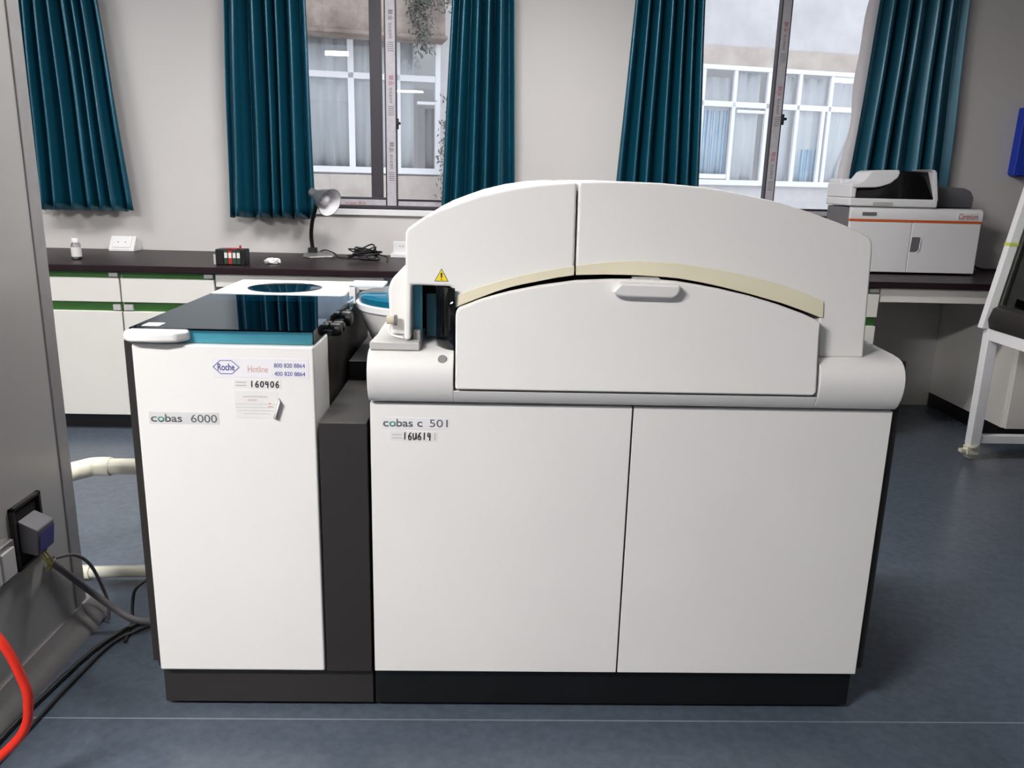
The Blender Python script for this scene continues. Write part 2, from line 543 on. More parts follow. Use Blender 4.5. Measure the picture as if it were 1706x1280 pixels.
# ------------------------------------------------------------------ curtains
def curtain(label, xa_t, xb_t, xa_b, xb_b, zb, folds, seed, amp=.076, lining=False, y=2.935):
    rnd = random.Random(seed)
    zt = 2.54
    t = thing('curtain', label, 'curtain', ((xa_t + xb_t) / 2, y, zb))
    NX, NZ = folds * 26, 26
    ph = [rnd.uniform(-.35, .35) for _ in range(folds + 2)]
    am = [rnd.uniform(.65, 1.15) for _ in range(folds + 2)]
    rows = []
    for j in range(NZ + 1):
        v = j / NZ
        z = zt + (zb - zt) * v
        row = []
        for i in range(NX + 1):
            u = i / NX
            k = u * folds
            q = int(min(k, folds - 1))
            fr = k - q
            a = am[q] * (1 - fr) + am[q + 1] * fr
            p = ph[q] * (1 - fr) + ph[q + 1] * fr
            th = 2 * math.pi * (k + p * (.6 + .4 * v))
            sv = v ** .9
            x = (xa_t + (xb_t - xa_t) * u) * (1 - sv) + (xa_b + (xb_b - xa_b) * u) * sv
            tt = abs((th / (2 * math.pi) + .5) % 1 - .5) * 2
            ridge = 1 - (math.sqrt(tt * tt + .035) - .187) / .831
            edge = min(1, 6 * u, 6 * (1 - u) + (1 if lining else 0))
            yy = y + amp * (1 - 2 * ridge * a * (.75 + .25 * v)) * (.35 + .65 * edge) + .005 * math.sin(9 * v + 5 * u)
            x += .004 * math.sin(th) * a * edge
            row.append((x, yy, z + .006 * math.cos(th) * (v > .98)))
        rows.append(row)
    obj('fabric', MB().grid(rows), M['teal'], t, solid=.002, angle=180)
    if lining:
        rows = []
        for j in range(NZ + 1):
            v = j / NZ
            z = zt + (zb - zt) * v
            x = xa_t * (1 - v) + xa_b * v
            wob = .010 * math.sin(11 * v + 1) + .006 * math.sin(23 * v)
            rows.append([(x - .035 + wob, y + .06, z), (x + .0 + wob * .5, y + .045, z), (x + .06, y + .035, z)])
        obj('lining', MB().grid(rows), M['lining'], t, solid=.003, angle=80, label='white lining turned out along the edge')
    for i in range(folds):
        xx = xa_t + (xb_t - xa_t) * (i + .5) / folds
        rg = MB().tube([(xx, y + .02 * math.cos(a), zt + .012 + .02 * math.sin(a)) for a in [k * math.pi / 6 for k in range(13)]], .003, 6, 0)
        obj('ring', rg, M['steel'], t)
    return t
curtain('teal pleated curtain at the far left, above the clear bottle on the lab bench', -2.23, -1.86, -2.262, -1.724, 1.062, 7, 1)
curtain('teal pleated curtain hanging directly behind the grey desk lamp', -1.150, -0.735, -1.193, -0.711, 1.044, 6, 2)
curtain('teal pleated curtain right of the window with the hanging plant outside', .065, .365, -.012, .403, 1.06, 5, 3)
curtain('teal pleated curtain left of the window seen above the arched instrument hood', 1.04, 1.38, .955, 1.445, 1.06, 6, 4)
curtain('teal pleated curtain behind the white analyzer with the orange stripe', 2.375, 2.85, 2.285, 2.90, 1.06, 6, 5, amp=.046, lining=True, y=2.985)
for (a, b), lab in ((( -1.35, .55), 'steel curtain rail above the window behind the desk lamp'), ((.85, 3.1), 'steel curtain rail above the window behind the striped analyzer'), ((-3.2, -1.6), 'steel curtain rail over the far left curtain')):
    r = MB().tube([(a, 2.90, 2.555), (b, 2.90, 2.555)], .012, 12, 0)
    for xx in (a + .08, b - .08):
        r.box(xx - .008, xx + .008, 2.90, WALL, 2.547, 2.563)
    tag(obj('curtain_rail', r, M['steel']), lab, 'curtain rail')

# ------------------------------------------------------------------ house across the alley
TH = math.radians(12.5)
FO = Vector((0, 8.5, 0))
FU = Vector((math.cos(TH), math.sin(TH), 0))
FN = Vector((math.sin(TH), -math.cos(TH), 0))
def fbox(mb, u0, u1, w0, w1, z0, z1):
    o = len(mb.v)
    mb.box(u0, u1, w0, w1, z0, z1)
    mb.v[o:] = [tuple(FO + FU * a + FN * b + Vector((0, 0, c))) for a, b, c in mb.v[o:]]
    return mb
bt = thing('neighbouring_building', 'weathered building with white framed windows across the alley outside', 'building', FO + Vector((0, 0, -3)))
wl = MB()
A0, A1, B0, B1 = -2.3, -.36, 2.55, 5.35
for u0, u1 in ((-6, A0), (A1, B0), (B1, 9)):
    fbox(wl, u0, u1, -.25, 0, -3, 6)
fbox(wl, A0, A1, -.25, 0, -3, 1.30); fbox(wl, A0, A1, -.25, 0, 2.84, 6)
fbox(wl, B0, B1, -.25, 0, -3, 1.26); fbox(wl, B0, B1, -.25, 0, 2.74, 6)
obj('wall', wl, M['plaster'], bt)
obj('lintel_band', fbox(MB(), B0 - .3, 5.42, 0, .03, 2.74, 2.96), M['plaster2'], bt, label='beige weathered band over the window')
obj('sill_band', fbox(MB(), A0 - .3, -.1, 0, .05, .2, 1.28), M['plaster2'], bt)
obj('overhang', fbox(fbox(MB(), -4, -.36, 0, .38, 2.79, 6), -4, -.34, 0, .42, 2.76, 2.80), M['concrete'], bt, bevel=.01, label='stained concrete overhang')
def far_window(u0, u1, z0, z1, bars, transom, extra, seed, blue):
    f = MB()
    for a, b in ((u0, u0 + .06), (u1 - .06, u1)):
        fbox(f, a, b, -.06, .03, z0, z1)
    fbox(f, u0, u1, -.06, .03, z1 - .06, z1)
    fbox(f, u0, u1, -.06, .06, z0, z0 + .07)
    fbox(f, u0, u1, -.05, .02, transom - .035, transom + .035)
    for b, wd in bars:
        fbox(f, b - wd / 2, b + wd / 2, -.05, .02, z0, z1)
    for a, b, za, zb in extra:
        fbox(f, a, b, -.04, .02, za, zb)
    fr = obj('window_frame', f, M['wframe'], bt, bevel=.006, label='white window frame')
    obj('pane', fbox(MB(), u0, u1, -.03, -.02, z0, z1), M['farglass'], fr)
    obj('room_behind', fbox(MB(), u0 - .1, u1 + .1, -.9, -.88, z0 - .1, z1 + .1), M['lgrey'], fr)
    rnd = random.Random(seed)
    for a, b, z_t, m in blue:
        rows = []
        n = int((b - a) * 40)
        for z in (z0 + .02, (z0 + z_t) / 2, z_t):
            row = []
            for i in range(n + 1):
                u = a + (b - a) * i / n
                d = -.105 + .03 * math.sin(u * 31 + .3 * z + seed) + .014 * math.sin(u * 67 + seed)
                row.append(tuple(FO + FU * u + FN * d + Vector((0, 0, z))))
            rows.append(row)
        obj('sheer_curtain', MB().grid(rows), M[m], fr, solid=.003, angle=80)
far_window(A0, A1, 1.30, 2.84, ((-1.39, .07), (-.86, .07)), 2.38, ((-.63, -.42, 2.095, 2.13),), 1,
           ((A0, -.86, 2.8, 'sheer'), (-.84, -.66, 2.8, 'sheer'), (-.52, -.42, 2.06, 'lgrey')))
far_window(B0, B1, 1.26, 2.74, ((3.0, .06), (3.45, .05), (3.95, .09), (4.38, .05), (4.85, .05)), 2.27,
           ((3.02, 3.42, 1.34, 1.40), (3.5, 3.9, 2.17, 2.21), (4.74, 4.79, 1.3, 2.25)), 2,
           ((3.02, 3.44, 2.6, 'sheer'), (3.05, 3.42, 2.2, 'sheerblue'), (3.50, 3.86, 2.68, 'sheer'), (4.0, 4.36, 2.66, 'sheer'), (4.42, 4.8, 1.75, 'sheerblue'), (4.42, 4.82, 2.65, 'sheer'), (4.9, 5.26, 2.62, 'sheer')))
struct('ground', bx(-9, 12, WALL + .2, 14, -3.1, -3), M['asphalt'])
def leaves(name, label, pts, n, sp, size, seed):
    rnd = random.Random(seed)
    mb = MB()
    for _ in range(n):
        c = pts[rnd.randrange(len(pts))]
        p = Vector(c) + FU * rnd.gauss(0, sp[0]) + FN * rnd.uniform(0, .12) + Vector((0, 0, rnd.gauss(0, sp[1])))
        d = Vector((rnd.uniform(-1, 1), rnd.uniform(-1, 0), rnd.uniform(-1.4, .2))).normalized()
        s = d.orthogonal().normalized()
        L = size * rnd.uniform(.6, 1.3)
        mb.add([p, p + d * L * .5 + s * L * .22, p + d * L, p + d * L * .5 - s * L * .22], [(0, 1, 2, 3)])
    o = obj(name, mb, M['leaf'])
    return tag(o, label, 'plant')
pp = [tuple(FO + FU * u + FN * .53 + Vector((0, 0, z))) for u, z in ((-.68, 3.18), (-.66, 3.1), (-.7, 3.0), (-.66, 2.92), (-.64, 2.82), (-.62, 2.70), (-.72, 3.1), (-.5, 3.16), (-.6, 3.14), (-.36, 3.16))]
leaves('hanging_plant', 'dusty plant trailing over the concrete overhang outside the lamp window', pp, 900, (.05, .07), .055, 3)
pp = [tuple(FO + FU * (-.26) + FN * .22 + Vector((0, 0, z))) for z in (-2.9, -2.2, -1.6, -1, -.4, .2, .7, 1.1, 1.4, 1.65, 1.85)]
leaves('tall_shrub', 'grey green shrub growing up the outside wall beside the curtain edge', pp, 2200, (.07, .2), .06, 4)
cb = MB()
P = lambda u, z, w_=.13: tuple(FO + FU * u + FN * w_ + Vector((0, 0, z)))
cb.tube([P(5.52, 4.2), P(5.52, 3.3), P(5.50, 2.9), P(5.46, 2.6), P(5.42, 2.3), P(5.3, 1.9), P(5.17, 1.55), P(5.1, 1.2), P(5.08, .4)], .014, 8, 5)
cb.tube([P(5.56, 4.2), P(5.55, 3.3), P(5.50, 2.8), P(5.44, 2.4), P(5.38, 2.0), P(5.2, 1.62), P(5.14, 1.2), P(5.1, .4)], .010, 8, 5)
for z in (3.2, 3.0, 2.85, 2.5):
    cb.box(*[v for v in (P(5.5, z)[0] - .03, P(5.5, z)[0] + .02, P(5.5, z)[1] - .02, P(5.5, z)[1] + .02, z - .04, z + .04)])
tag(obj('outdoor_cable', cb, M['cableblack']), 'black cables running down the outside wall by the right window edge', 'cable')

# ------------------------------------------------------------------ lab bench
BZ, BF = 0.84, 2.23
tag(obj('worktop', bx(-3.6, 4.6, BF, WALL, BZ - .032, BZ), M['bench'], bevel=.004), 'long dark brown worktop running under the windows', 'worktop')
def base_cabinet(x0, x1, label, group=None, dark=False):
    t = thing('base_cabinet', label, 'cabinet', ((x0 + x1) / 2, 2.6, 0), group)
    fy = BF + .02
    body = MB().box(x0, x1, fy + .03, WALL - .02, .08, BZ - .032)
    obj('carcass', body, M['cab'], t, bevel=.002)
    obj('plinth', bx(x0, x1, fy + .06, WALL - .05, 0, .082), M['black'], t)
    d = obj('drawer', bx(x0 + .003, x1 - .003, fy, fy + .032, .658, .776), M['cab'], t, bevel=.003)
    g = MB().box(x0 + .003, x1 - .003, fy + .022, fy + .034, .776, .806)
    obj('handle_profile', g, M['green'], d, label='green recessed handle strip')
    e = MB().box(x1 - .05, x1 - .008, fy + .004, fy + .03, .782, .802)
    obj('end_clip', e, M['lgrey'], d)
    dr = obj('door', bx(x0 + .003, x1 - .003, fy, fy + .032, .083, .612), M['cab'], t, bevel=.003)
    obj('handle_profile', bx(x0 + .003, x1 - .003, fy + .022, fy + .034, .612, .658), M['green'], dr, label='green recessed handle strip')
    e = MB().box(x1 - .042, x1 - .008, fy + .002, fy + .03, .618, .646)
    if x0 > -1.6:
        e = MB().box(x0 + .008, x0 + .05, fy + .002, fy + .03, .618, .646)
    obj('end_clip', e, M['lgrey'], dr)
    return t
base_cabinet(-1.99, -1.533, 'white lab cabinet at the far left, beside the grey partition end')
base_cabinet(-1.531, -1.075, 'white lab cabinet right of the leftmost one, beside the open knee space')
base_cabinet(1.765, 2.222, 'white lab cabinet peeking out behind the right side of the arched instrument')
base_cabinet(2.975, 3.43, 'white lab cabinet behind the wheeled stand at the right edge')
tag(obj('apron_panel', bx(-1.07, -.25, BF + .025, BF + .045, .742, .806).box(-1.07, -.25, BF + .045, WALL - .05, .775, .806), M['cab'], bevel=.003), 'white apron under the worktop behind the round window lid', 'panel')
tag(obj('apron_panel', bx(2.226, 2.972, BF + .025, BF + .045, .735, .806).box(2.226, 2.972, BF + .045, WALL - .05, .775, .806), M['cab'], bevel=.003), 'white apron under the worktop below the striped analyzer', 'panel')
tag(obj('back_panel', bx(2.226, 2.972, WALL - .04, WALL - .002, .0, .775), M['lgrey']), 'grey back panel of the knee space under the striped analyzer', 'panel')

# ------------------------------------------------------------------ things on the bench, left
def bench_bottle(x, y):
    t = thing('bottle', 'small clear bottle with white cap on the left bench', 'bottle', (x, y, BZ))
    obj('body', MB().lathe([(.022, 0), (.024, .004), (.024, .068), (.021, .078), (.015, .084), (.015, .086)], (x, y, BZ), n=28), M['bottle'], t)
    obj('label', MB().lathe([(.0242, .014), (.0246, .014), (.0246, .062), (.0242, .062)], (x, y, BZ), n=28), M['paper'], t)
    obj('liquid', MB().lathe([(.021, .003), (.022, .05)], (x, y, BZ), n=24), M['lgrey'], t)
    obj('cap', MB().lathe([(.016, .084), (.0175, .086), (.0175, .104), (.016, .107)], (x, y, BZ), n=28), M['white'], t)
bench_bottle(-1.83, 2.465)
def desk_socket(x0, x1, yf, label):
    t = thing('desk_socket', label, 'socket', ((x0 + x1) / 2, yf, BZ))
    d = .11
    obj('housing', MB().prism([(yf, BZ), (yf, BZ + .012), (yf + .05, BZ + .082), (yf + .06, BZ + .082), (yf + d, BZ + .012), (yf + d, BZ)], x0, x1, 'x'), M['white'], t, bevel=.003)
    sl = .07 / .05
    fp = MB()
    w0, w1 = x0 + .018, x1 - .02
    for a, b in ((0, 0),):
        p0, p1 = Vector((0, yf + .006, BZ + .020)), Vector((0, yf + .045, BZ + .075))
        nn = Vector((0, -.814, .581)) * .005
        vs_ = [Vector((w0, 0, 0)) + p0, Vector((w1, 0, 0)) + p0, Vector((w1, 0, 0)) + p1, Vector((w0, 0, 0)) + p1]
        vs_ = vs_ + [v + nn for v in vs_]
        fp.add(vs_, [(0, 3, 2, 1), (4, 5, 6, 7), (0, 1, 5, 4), (1, 2, 6, 5), (2, 3, 7, 6), (3, 0, 4, 7)])
    pl_ = obj('face_plate', fp, M['white'], t, bevel=.002)
    for k in (-.02, .02):
        c = Vector(((x0 + x1) / 2 + k, yf + .0215 - .0046, BZ + .0475 + .0034))
        obj('pin_hole', MB().lathe([(.003, -.001), (.003, .0006)], c, (0, -.814, .581), 10), M['grey'], pl_)
desk_socket(-1.875, -1.735, 2.92, 'white wedge shaped desk socket near the back of the left bench')
t = thing('desk_socket', 'white socket box on the bench right of the cable tangle', 'socket', (-.22, 2.93, BZ))
obj('housing', bx(-.295, -.14, 2.90, 2.985, BZ, BZ + .022), M['white'], t, bevel=.003)
o = obj('face_plate', bx(-.285, -.15, 2.925, 2.975, BZ + .02, BZ + .088), M['white'], t, bevel=.004)
for k in (-.245, -.228):
    obj('pin_hole', bx(k, k + .005, 2.9235, 2.926, BZ + .06, BZ + .066), M['grey'], o)

t = thing('cartridge_box', 'small black box with four coloured labelled cartridges on the left bench', 'box', (-1.02, 2.38, BZ))
x0, x1, y0, y1 = -1.09, -.945, 2.335, 2.42
obj('case', MB().box(x0, x1, y0 + .006, y1, BZ, BZ + .078).box(x0, x0 + .04, y0, y0 + .008, BZ, BZ + .078).box(x1 - .02, x1, y0, y0 + .008, BZ, BZ + .078), M['black'], t, bevel=.004)
for k, m in enumerate(('dgreen', 'redp', 'dgreen', 'dgreen')):
    xa = x0 + .042 + k * .0205
    c = obj('cartridge', bx(xa, xa + .0185, y0 + .001, y0 + .03, BZ + .006, BZ + .072), M[m], t, bevel=.001, label='red cartridge' if k == 1 else None)
    lb = obj('label', bx(xa + .002, xa + .0165, y0 - .0002, y0 + .002, BZ + .036, BZ + .062), M['paper'], c)
obj('lid_strip', bx(x0 + .055, x1 - .04, y0 + .01, y0 + .03, BZ + .077, BZ + .084), M['redp'], t, bevel=.002, label='red strip on top')
obj('button', MB().lathe([(.005, 0), (.006, .012), (.004, .02), (.001, .022)], (-.972, 2.36, BZ + .077), n=14), M['redp'], t, label='red knob')
obj('side_tag', bx(x0 - .019, x0 - .002, y0 + .03, y0 + .034, BZ, BZ + .05), M['paper'], t, label='white tag at the left side')

# crumpled tissue
rnd = random.Random(5)
bm = bmesh.new()
bmesh.ops.create_icosphere(bm, subdivisions=3, radius=1)
for v in bm.verts:
    n = v.co.copy()
    k = 1 + .28 * math.sin(5 * n.x + 2) * math.cos(7 * n.y + 1) + rnd.uniform(-.12, .12)
    v.co = Vector((n.x * .042 * k, n.y * .03 * k, max(-.012, n.z * .016 * k)))
me = bpy.data.meshes.new('crumpled_tissue')
bm.to_mesh(me)
bm.free()
me.materials.append(M['paper'])
o = bpy.data.objects.new('crumpled_tissue', me)
C.objects.link(o)
o.location = (-.84, 2.46, BZ + .012)
o.rotation_euler = (0, 0, -.3)
tag(o, 'crumpled white tissue on the dark worktop', 'tissue')

# desk lamp
t = thing('desk_lamp', 'grey desk lamp with black gooseneck and conical shade', 'lamp', (-.68, 2.83, BZ))
obj('base', MB().prism([(-.765, 2.80), (-.72, 2.765), (-.60, 2.80), (-.59, 2.825), (-.65, 2.90), (-.74, 2.90), (-.765, 2.86)], BZ, lambda a, b: BZ + .008 + .02 * max(0, (b - 2.77) / .13), 'z'), M['steel'], t, bevel=.006)
obj('switch_block', bx(-.748, -.70, 2.855, 2.895, BZ + .015, BZ + .05), M['black'], t, bevel=.004)
obj('gooseneck', MB().tube([(-.722, 2.875, BZ + .03), (-.728, 2.865, .95), (-.716, 2.845, 1.03), (-.69, 2.81, 1.10), (-.674, 2.795, 1.15), (-.67, 2.79, 1.172)], .011, 12, 8), M['black'], t)
ax = Vector((.74, -.58, -.34)).normalized()
o_ = Vector((-.708, 2.815, 1.194))
shade = [(.018, 0), (.024, .004), (.026, .045), (.034, .055), (.050, .09), (.068, .135), (.077, .155), (.074, .155), (.065, .133), (.047, .09), (.030, .058), (.001, .056)]
so = obj('lamp_shade', MB().lathe(shade, o_, ax, 40), M['lampgrey'], t)
obj('shade_lining', MB().lathe([(.0735, .1545), (.0645, .132), (.0465, .09), (.029, .060), (.001, .060)], o_, ax, 40, caps=False), M['lampin'], so, label='pale inner lining')
obj('bulb', MB().lathe([(.012, .058), (.014, .07), (.026, .092), (.030, .108), (.026, .124), (.014, .134), (.001, .137)], o_, ax, 24), M['bulb'], t)
obj('power_cord', MB().tube([(-.70, 2.89, BZ + .02), (-.66, 2.89, BZ + .035), (-.60, 2.85, BZ + .022), (-.57, 2.80, BZ + .006), (-.51, 2.775, BZ + .006)], .004, 8, 6), M['cableblack'], t)
rnd = random.Random(11)
pts = [(-.515, 2.775, BZ + .006)]
for k in range(22):
    a = k * 2.2
    pts.append((-.41 + .105 * math.cos(a) * rnd.uniform(.6, 1) + .0, 2.70 + .075 * math.sin(a) * rnd.uniform(.5, 1), BZ + .008 + .085 * abs(math.sin(k * 1.7)) * rnd.uniform(.3, 1)))
pts += [(-.30, 2.68, BZ + .03), (-.275, 2.60, BZ + .006)]
tag(obj('cable_tangle', MB().tube(pts, .0042, 8, 7), M['cableblack']), 'tangled bundle of black cable on the worktop beside the lamp', 'cable')

# ------------------------------------------------------------------ striped analyzer at the right
t = thing('benchtop_analyzer', 'white benchtop analyzer with orange stripe and black lid panel', 'analyzer', (2.53, 2.78, BZ))
AX0, AX1, AY, AYB = 2.175, 2.885, 2.60, 2.918
obj('base_body', bx(AX0 - .001, AX1 - .004, AY + .024, AYB, BZ + .008, 1.189), M['grey'], t, bevel=.006, label='dark grey side casing')
obj('right_side', bx(AX1 - .006, AX1, AY + .02, AYB, BZ + .01, 1.188), M['white'], t, bevel=.002)
for xx in (AX0 + .05, AX1 - .05):
    for yy in (AY + .06, AYB - .05):
        obj('foot', MB().lathe([(.018, 0), (.018, .01)], (xx, yy, BZ), n=16), M['black'], t)
SX = 2.513
ld = obj('door', bx(AX0, SX - .001, AY, AY + .022, BZ + .010, 1.116), M['white'], t, bevel=.004)
rd = obj('door', bx(SX + .001, AX1, AY, AY + .022, BZ + .010, 1.116), M['white'], t, bevel=.004)
hx = SX + .004
obj('handle_recess', MB().prism([(hx, .962), (hx + .035, .962), (hx + .047, .975), (hx + .05, 1.035), (hx + .044, 1.04), (hx + .004, 1.04)], AY - .002, AY + .01), M['grey'], rd, label='grey grip recess')
obj('handle_lip', MB().prism([(hx + .035, .962), (hx + .047, .975), (hx + .05, 1.035), (hx + .055, 1.035), (hx + .052, .972), (hx + .038, .956)], AY - .004, AY + .004), M['white'], rd)
obj('stripe', bx(AX0 - .001, AX1 + .001, AY - .001, AY + .021, 1.1165, 1.128), M['orange'], t, label='orange stripe')
obj('top_band', MB().prism([(AY + .025, 1.128), (AY, 1.128), (AY - .002, 1.165), (AY + .006, 1.182), (AY + .025, 1.192)], AX0, AX1 + .002, 'x'), M['white'], t, bevel=.002)
obj('vent_slot', bx(2.236, 2.312, AY - .004, AY + .01, 1.147, 1.165), M['grey'], t)
lo = obj('nameplate', bx(2.75, 2.862, AY - .0035, AY, 1.136, 1.170), M['white'], t)
text('lettering', 'Caretium', M['inkred'], lo, (2.756, 2.858, 1.139, 1.168), AY - .0037, shear=.3)
obj('hood', bx(2.160, 2.634, AY + .002, AYB, 1.194, 1.236).box(2.160, 2.192, AY + .002, AYB, 1.236, 1.31), M['white'], t, bevel=.008)
obj('hood_back', bx(2.165, 2.62, AY + .16, AYB, 1.23, 1.335), M['white'], t, bevel=.012)
obj('black_panel', MB().prism([(2.192, 1.236), (2.612, 1.237), (2.585, 1.378), (2.31, 1.383), (2.192, 1.30)], lambda a, b: AY + .008 + (b - 1.236) * .3, lambda a, b: AY + .17, 'y'), mat('black glossy acrylic', (14, 14, 17), 0.12, var=0.05), t, bevel=.004, label='black glossy panel')
obj('hood_edge', MB().prism([(2.612, 1.232), (2.634, 1.232), (2.606, 1.376), (2.596, 1.388), (2.565, 1.390), (2.58, 1.382), (2.588, 1.372)], AY + .002, AY + .2), M['white'], t, bevel=.003)
obj('lid', MB().prism([(2.160, 1.309), (2.192, 1.312), (2.225, 1.330), (2.252, 1.368), (2.275, 1.380), (2.40, 1.384), (2.408, 1.372), (2.400, 1.345), (2.365, 1.315), (2.32, 1.298), (2.29, 1.292), (2.192, 1.288), (2.165, 1.288)], AY - .006, AY + .18), M['white'], t, bevel=.006, label='white rounded lid flap')
obj('grip', MB().box(2.287, 2.392, AY - .001, AY + .01, 1.2, 1.218), M['lgrey'], t)
obj('rear_cover', MB().prism([(2.64, 1.192), (2.94, 1.192), (2.94, 1.25), (2.92, 1.285), (2.88, 1.30), (2.64, 1.312)], 2.80, AYB), M['grey'], t, bevel=.01, label='dark grey rear cover')
t = thing('power_plug', 'black power plug lying on the worktop right of the striped analyzer', 'plug', (3.02, 2.85, BZ))
obj('plug_body', MB().lathe([(.012, 0), (.026, .008), (.028, .04), (.018, .06), (.008, .075)], (2.96, 2.84, BZ + .029), (1, .1, 0), 16), M['black'], t)
obj('cord', MB().tube([(3.03, 2.847, BZ + .026), (3.10, 2.86, BZ + .01), (3.25, 2.9, BZ + .008), (3.5, 2.95, BZ + .006)], .006, 8, 6), M['cableblack'], t)
t = thing('paper_sheet', 'white folded sheet behind the power plug on the worktop', 'paper', (3.02, 2.95, BZ))
obj('sheet', MB().grid([[(2.93, 2.93, BZ + .001), (3.02, 2.93, BZ + .001), (3.10, 2.93, BZ + .001)], [(2.93, 2.98, BZ + .055), (3.0, 2.98, BZ + .06), (3.06, 2.98, BZ + .03)], [(2.93, 3.02, BZ + .06), (3.0, 3.02, BZ + .065), (3.08, 3.02, BZ + .002)]]), M['paper'], t, solid=.001)
t = thing('file_holder', 'blue plastic file holder on the wall at the right edge', 'file holder', (3.42, 3.0, 1.37))
obj('shell', MB().prism([(3.255, 1.385), (3.27, 1.372), (3.56, 1.372), (3.575, 1.385), (3.585, 1.75), (3.262, 1.75)], 2.985, WALL), M['blue'], t, bevel=.006)
obj('lip', bx(3.268, 3.57, 2.975, 2.99, 1.378, 1.395), M['blue'], t, bevel=.003)

# ------------------------------------------------------------------ wheeled safety cabinet at the right edge
t = thing('safety_cabinet', 'white wheeled hood cabinet with slanted glass sash at the right edge', 'cabinet', (2.95, 1.55, 0))
SLP = .164
def sx(z):
    return 2.612 + SLP * (z - .66)
NY, FY = 1.02, 2.04
obj('end_post', MB().prism([(sx(.655), .655), (sx(.655) + .04, .655), (sx(1.80) + .04, 1.80), (sx(1.80), 1.80)], FY - .04, FY), M['white'], t, bevel=.002, label='white slanted end post')
for k in range(4):
    a = .043 + k * .012
    tr = MB().prism([(sx(.77) + a, .77), (sx(.77) + a + .005, .77), (sx(1.80) + a + .005, 1.80), (sx(1.80) + a, 1.80)], FY - .03 - .004 * k, FY - .006)
    obj('sash_track', tr, M['steel'], t)
obj('yellow_clip', MB().prism([(sx(1.045) - .001, 1.045), (sx(1.045) + .041, 1.045), (sx(1.06) + .041, 1.06), (sx(1.06) - .001, 1.06)], FY - .042, FY + .001), mat('yellow green tape', (200, 208, 96), .5), t, label='yellow green tape mark')
obj('sash', MB().prism([(sx(.76) + .06, .76), (sx(.76) + .066, .76), (sx(1.80) + .066, 1.80), (sx(1.80) + .06, 1.80)], NY + .03, FY - .02), M['sash'], t, label='slanted glass sash')
obj('front_sill', MB().prism([(2.640, .655), (2.628, .70), (2.645, .755), (2.67, .765), (2.80, .765), (2.80, .655)], NY, FY - .042), M['dark'], t, bevel=.006, label='dark grey front sill')
cabm = mat('grey green cabinet liner', (120, 124, 106), .4, .2, var=.05)
obj('work_surface', bx(2.80, 3.36, NY, FY - .045, .655, .70), cabm, t)
obj('rear_panel', bx(3.36, 3.40, NY, FY - .045, .655, 1.80), cabm, t)
obj('far_panel', bx(2.80, 3.40, FY - .044, FY - .01, .655, 1.80), cabm, t)
obj('near_panel', bx(2.80, 3.40, NY - .02, NY, .655, 1.80), M['lgrey'], t)
obj('top_housing', bx(2.79, 3.42, NY - .02, FY, 1.80, 2.02), M['white'], t, bevel=.008)
for (xx, yy) in ((2.640, FY - .055), (3.33, FY - .055), (2.640, NY), (3.33, NY)):
    lg = obj('leg', bx(xx, xx + .05, yy, yy + .05, .075, .655), M['white'], t, bevel=.003)
    c = Vector((xx + .02, yy + .02, 0))
    obj('caster', MB().lathe([(.02, -.011), (.034, -.009), (.036, 0), (.034, .009), (.02, .011)], c + Vector((0, 0, .036)), (0, 1, 0), 20).box(c.x - .028, c.x + .028, c.y - .022, c.y - .012, .03, .068).box(c.x - .028, c.x + .028, c.y + .012, c.y + .022, .03, .068).lathe([(.03, .062), (.032, .066), (.03, .076)], c, n=16).box(c.x - .055, c.x - .026, c.y - .014, c.y + .014, .036, .052), M['pvc'], lg, label='cream caster wheel')
obj('cross_bar', bx(2.69, 3.33, FY - .05, FY - .01, .085, .125), M['white'], t, bevel=.003)
obj('cross_bar', bx(2.69, 3.33, NY + .01, NY + .04, .085, .125), M['white'], t, bevel=.003)
obj('side_bar', bx(3.34, 3.37, NY + .05, FY - .055, .085, .125), M['white'], t, bevel=.003)
obj('top_rail', bx(2.645, 2.685, NY + .05, FY - .055, .60, .655), M['white'], t, bevel=.003)

# ------------------------------------------------------------------ left partition fittings
t = thing('outlet_box', 'open electrical box with dangling terminal low on the grey partition', 'electrical box', (PX, .2, .28))
fr = MB()
y0, y1, z0, z1 = .115, .232, .315, .482
fr.box(PX, PX + .012, y0 - .006, y1 + .006, z1 - .008, z1).box(PX, PX + .012, y0 - .006, y0 + .004, z0, z1).box(PX, PX + .012, y1 - .004, y1 + .006, z0, z1).box(PX, PX + .012, y0 - .006, y1 + .006, z0, z0 + .008)
obj('frame', fr, M['dark'], t, bevel=.001)
obj('cavity_shade', bx(PX - .001, PX + .003, y0, y1, z0 + .004, z1 - .006), mat('black cavity', (12, 12, 13), .8), t, label='black sheet painting the shade in the open box')  # flat black sheet, the shade inside the open box put into colour
tm = obj('terminal', MB().prism([(PX + .004, .44), (PX + .052, .415), (PX + .045, .345), (PX + .004, .355)], .135, .215, 'y'), M['grey'], t, bevel=.004, label='grey dangling terminal block')
obj('terminal_face', MB().prism([(PX + .0535, .405), (PX + .0545, .405), (PX + .048, .352), (PX + .047, .352)], .142, .208, 'y'), M['bluegrey'], tm, label='blue face')
for dy, dz in ((0, 0), (.012, -.01), (.02, .004)):
    wr = MB().tube([(PX + .03, .16 + dy, .35), (PX + .05, .165 + dy, .31 + dz), (PX + .03, .185 + dy, .285 + dz), (PX + .02, .235 + dy, .28)], .0022, 6, 6)
    obj('wire', wr, M['brass'], t, label='yellow green loose wire')
t = thing('wall_switch', 'grey double switch plate low on the partition at the left edge', 'switch', (PX, .04, .33))
obj('plate', bx(PX, PX + .014, -.045, .098, .312, .412), M['steel'], t, bevel=.004)
for k in range(2):
    obj('rocker', bx(PX + .013, PX + .02, -.03 + k * .062, .026 + k * .062, .325, .397), M['lgrey'], t, bevel=.003)
